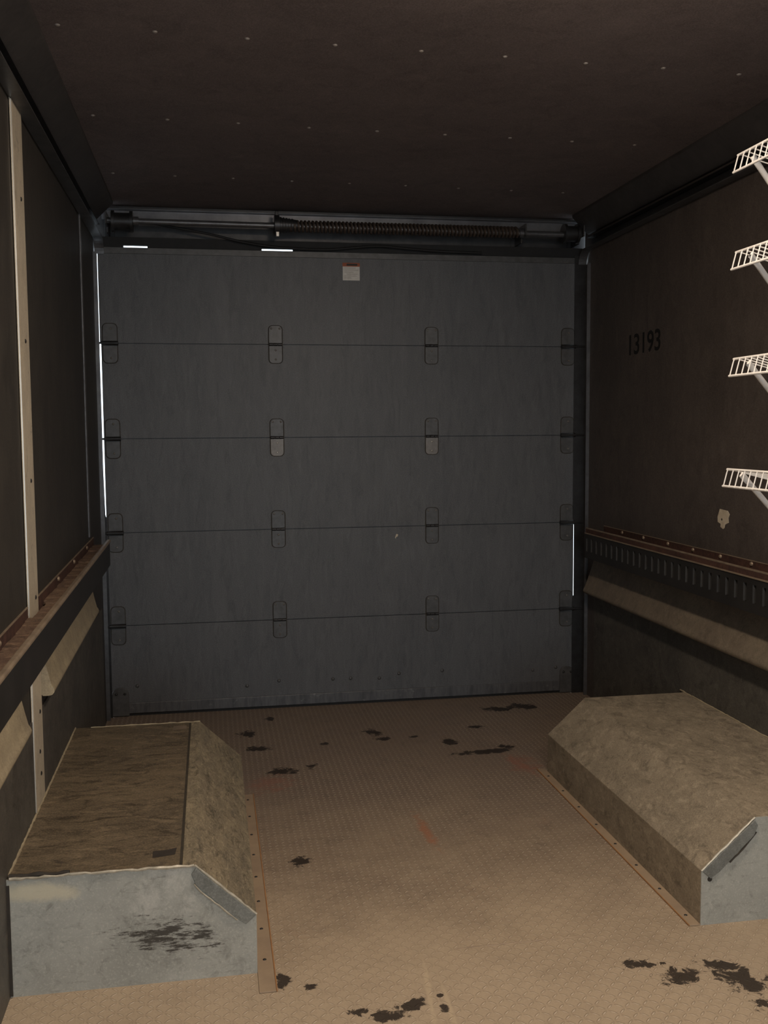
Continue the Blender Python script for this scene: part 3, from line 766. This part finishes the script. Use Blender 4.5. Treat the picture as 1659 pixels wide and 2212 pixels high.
# weld seams in the floor plates ahead of the wells
floor = bpy.data.objects['floor']
obj('plate_seam', bead([(0.55, 2.200, 0.0), (0.86, 2.200, 0.0)], 0.0020, 31), M['floor_smooth'], floor, smooth=True)

# ------------------------------------------------------------------ writing and wear on the right wall
cu = bpy.data.curves.new('stencilled_number', 'FONT'); cu.body = '13193'; cu.size = 0.118; cu.extrude = 0.0003; cu.space_character = 0.98; cu.offset = 0.0016
tmp = bpy.data.objects.new('tmp', cu); COL.objects.link(tmp)
bpy.context.view_layer.update()
me = bpy.data.meshes.new_from_object(tmp.evaluated_get(bpy.context.evaluated_depsgraph_get()))
bpy.data.objects.remove(tmp); bpy.data.curves.remove(cu)
num = bpy.data.objects.new('stencilled_number', me); me.materials.clear(); me.materials.append(M['black_paint']); COL.objects.link(num)
xs = [v.co.x for v in me.vertices]; ys_ = [v.co.y for v in me.vertices]
kx = 0.285/(max(xs)-min(xs)); ky = 0.083/(max(ys_)-min(ys_)); mx, my = min(xs), min(ys_)
for v in me.vertices:                                # local x -> towards the camera, local y -> up, thickness off the wall
    v.co = Vector((-0.0006 - v.co.z*0.5, -(v.co.x-mx)*kx, (v.co.y-my)*ky))
me.flip_normals()
num.location = (XR, 3.862, 1.518)
tag(num, 'black painted number 13193 on the right wall', 'number')

rnd = random.Random(5)
pp = [(3.104, 0.950), (3.052, 0.947), (3.040, 0.936), (3.048, 0.922), (3.045, 0.908), (3.068, 0.900), (3.072, 0.888), (3.080, 0.884), (3.098, 0.890), (3.096, 0.900), (3.116, 0.905), (3.118, 0.922), (3.110, 0.938)]
pt_ = MB().prism(pp, 'x', XR-0.0015, XR-0.0002)
obj('torn_patch', pt_, M['cream'], wall_right)
obj('dent', MB().prism([(3.094, 0.917), (3.088, 0.920), (3.084, 0.914), (3.090, 0.911)], 'x', XR-0.0019, XR-0.0015), M['dark_fill'], wall_right)

# ------------------------------------------------------------------ wire shelves on the right wall
SX, SYE, SP, LIP, NW = 1.280, 2.293, 0.0275, 0.043, 34
TILT = math.radians(14.5)
def make_shelf():
    """built in its own space: origin at the far end of the front top rod; +x to the wall, -y towards the camera"""
    t_ = bpy.data.objects.new('wire_shelf', None); COL.objects.link(t_); t_.empty_display_size = 0.05
    c, s = math.cos(TILT), math.sin(TILT)
    depth = (XR - SX)/c - 0.004
    def P(a, y, b): return (a*c + b*s*1.0, y, -a*s + b*c)      # a along the deck to the wall, b square to it
    Lg = (NW-1)*SP
    fr = MB().cyl(P(0, 0.006, 0), P(0, -Lg-0.006, 0), 0.0034, n=8)
    obj('front_rod', fr, M['white_wire'], t_, smooth=True)
    lr = MB().cyl(P(-0.0008, 0.006, -LIP), P(-0.0008, -Lg-0.006, -LIP), 0.0032, n=8)
    obj('lip_rod', lr, M['white_wire'], t_, smooth=True)
    for a in (0.14, 0.27, depth-0.004):
        obj('cross_rod', MB().cyl(P(a, 0.004, -0.004), P(a, -Lg-0.004, -0.004), 0.0030, n=8), M['white_wire'], t_, smooth=True)
    for k in range(NW):
        y = -k*SP
        w_ = MB().path([P(depth, y, 0.0015), P(0.010, y, 0.0015), P(0.002, y, 0.0012), P(-0.0022, y, -0.002), P(-0.0026, y, -0.010), P(-0.0026, y, -LIP-0.002)], 0.0016, 6)
        obj('wire', w_, M['white_wire'], t_, smooth=True)
    # support braces, slanting back to the wall
    for yb in (-0.030, -0.75):
        a0 = 0.020
        p0 = Vector(P(a0, yb, -0.006)); run = XR - SX - p0.x - 0.0065
        p1 = p0 + Vector((run, 0.50*run, -0.78*run))
        dv = (p1-p0).normalized()
        br = obj('brace', MB().path([p0, p0+dv*0.02, p0+dv*0.05, p1-dv*0.05, p1-dv*0.02, p1], [0.0085, 0.0085, 0.0072, 0.0072, 0.0085, 0.0085], 10, [0.35, 0.45, 1.0, 1.0, 0.45, 0.35], up=(0,1,0)), M['white_wire'], t_, smooth=True)
        obj('screw', MB().dome(p1-dv*0.012+Vector((-0.003, 0, 0)), 0.004, 0.003, (-1,0,0), n=8, m=3), M['bright'], br, smooth=True)
    return t_
proto = make_shelf()
shelves = [(1.881, 'topmost white wire shelf on the right wall, nearest the ceiling'),
           (1.649, 'second white wire shelf from the top on the right wall'),
           (1.390, 'third white wire shelf from the top on the right wall, just above eye level'),
           (1.117, 'lowest white wire shelf on the right wall, above the cream patch')]
for i, (z, lab) in enumerate(shelves):
    o = proto if i == 0 else copy_tree(proto)
    o.location = (SX, SYE + (0.02 if i == 3 else 0.0), z)
    tag(o, lab, 'shelf', 'wire shelves on the right wall')

# ------------------------------------------------------------------ dome lamp on the ceiling, plus an added fill lamp
def lamp(x, y, strength, label):
    t_ = thing('ceiling_lamp', label, 'lamp', (x, y, ZC), 'dome lamps on the ceiling')
    obj('base', MB().cyl((x, y, ZC), (x, y, ZC-0.010), 0.085, n=32), M['lamp_base'], t_, smooth=True)
    obj('lens', MB().dome((x, y, ZC-0.010), 0.075, 0.022, n=32, m=8), glow('lamp_lens', LAMP_COLOR, strength), t_, smooth=True)
lamp(0.640, 1.780, LAMP_STRENGTH, 'round dome lamp on the ceiling over the wheel wells')
lamp(0.640, 0.10, FILL_LAMP_STRENGTH, 'added dome-shaped fill lamp on the ceiling above the camera')
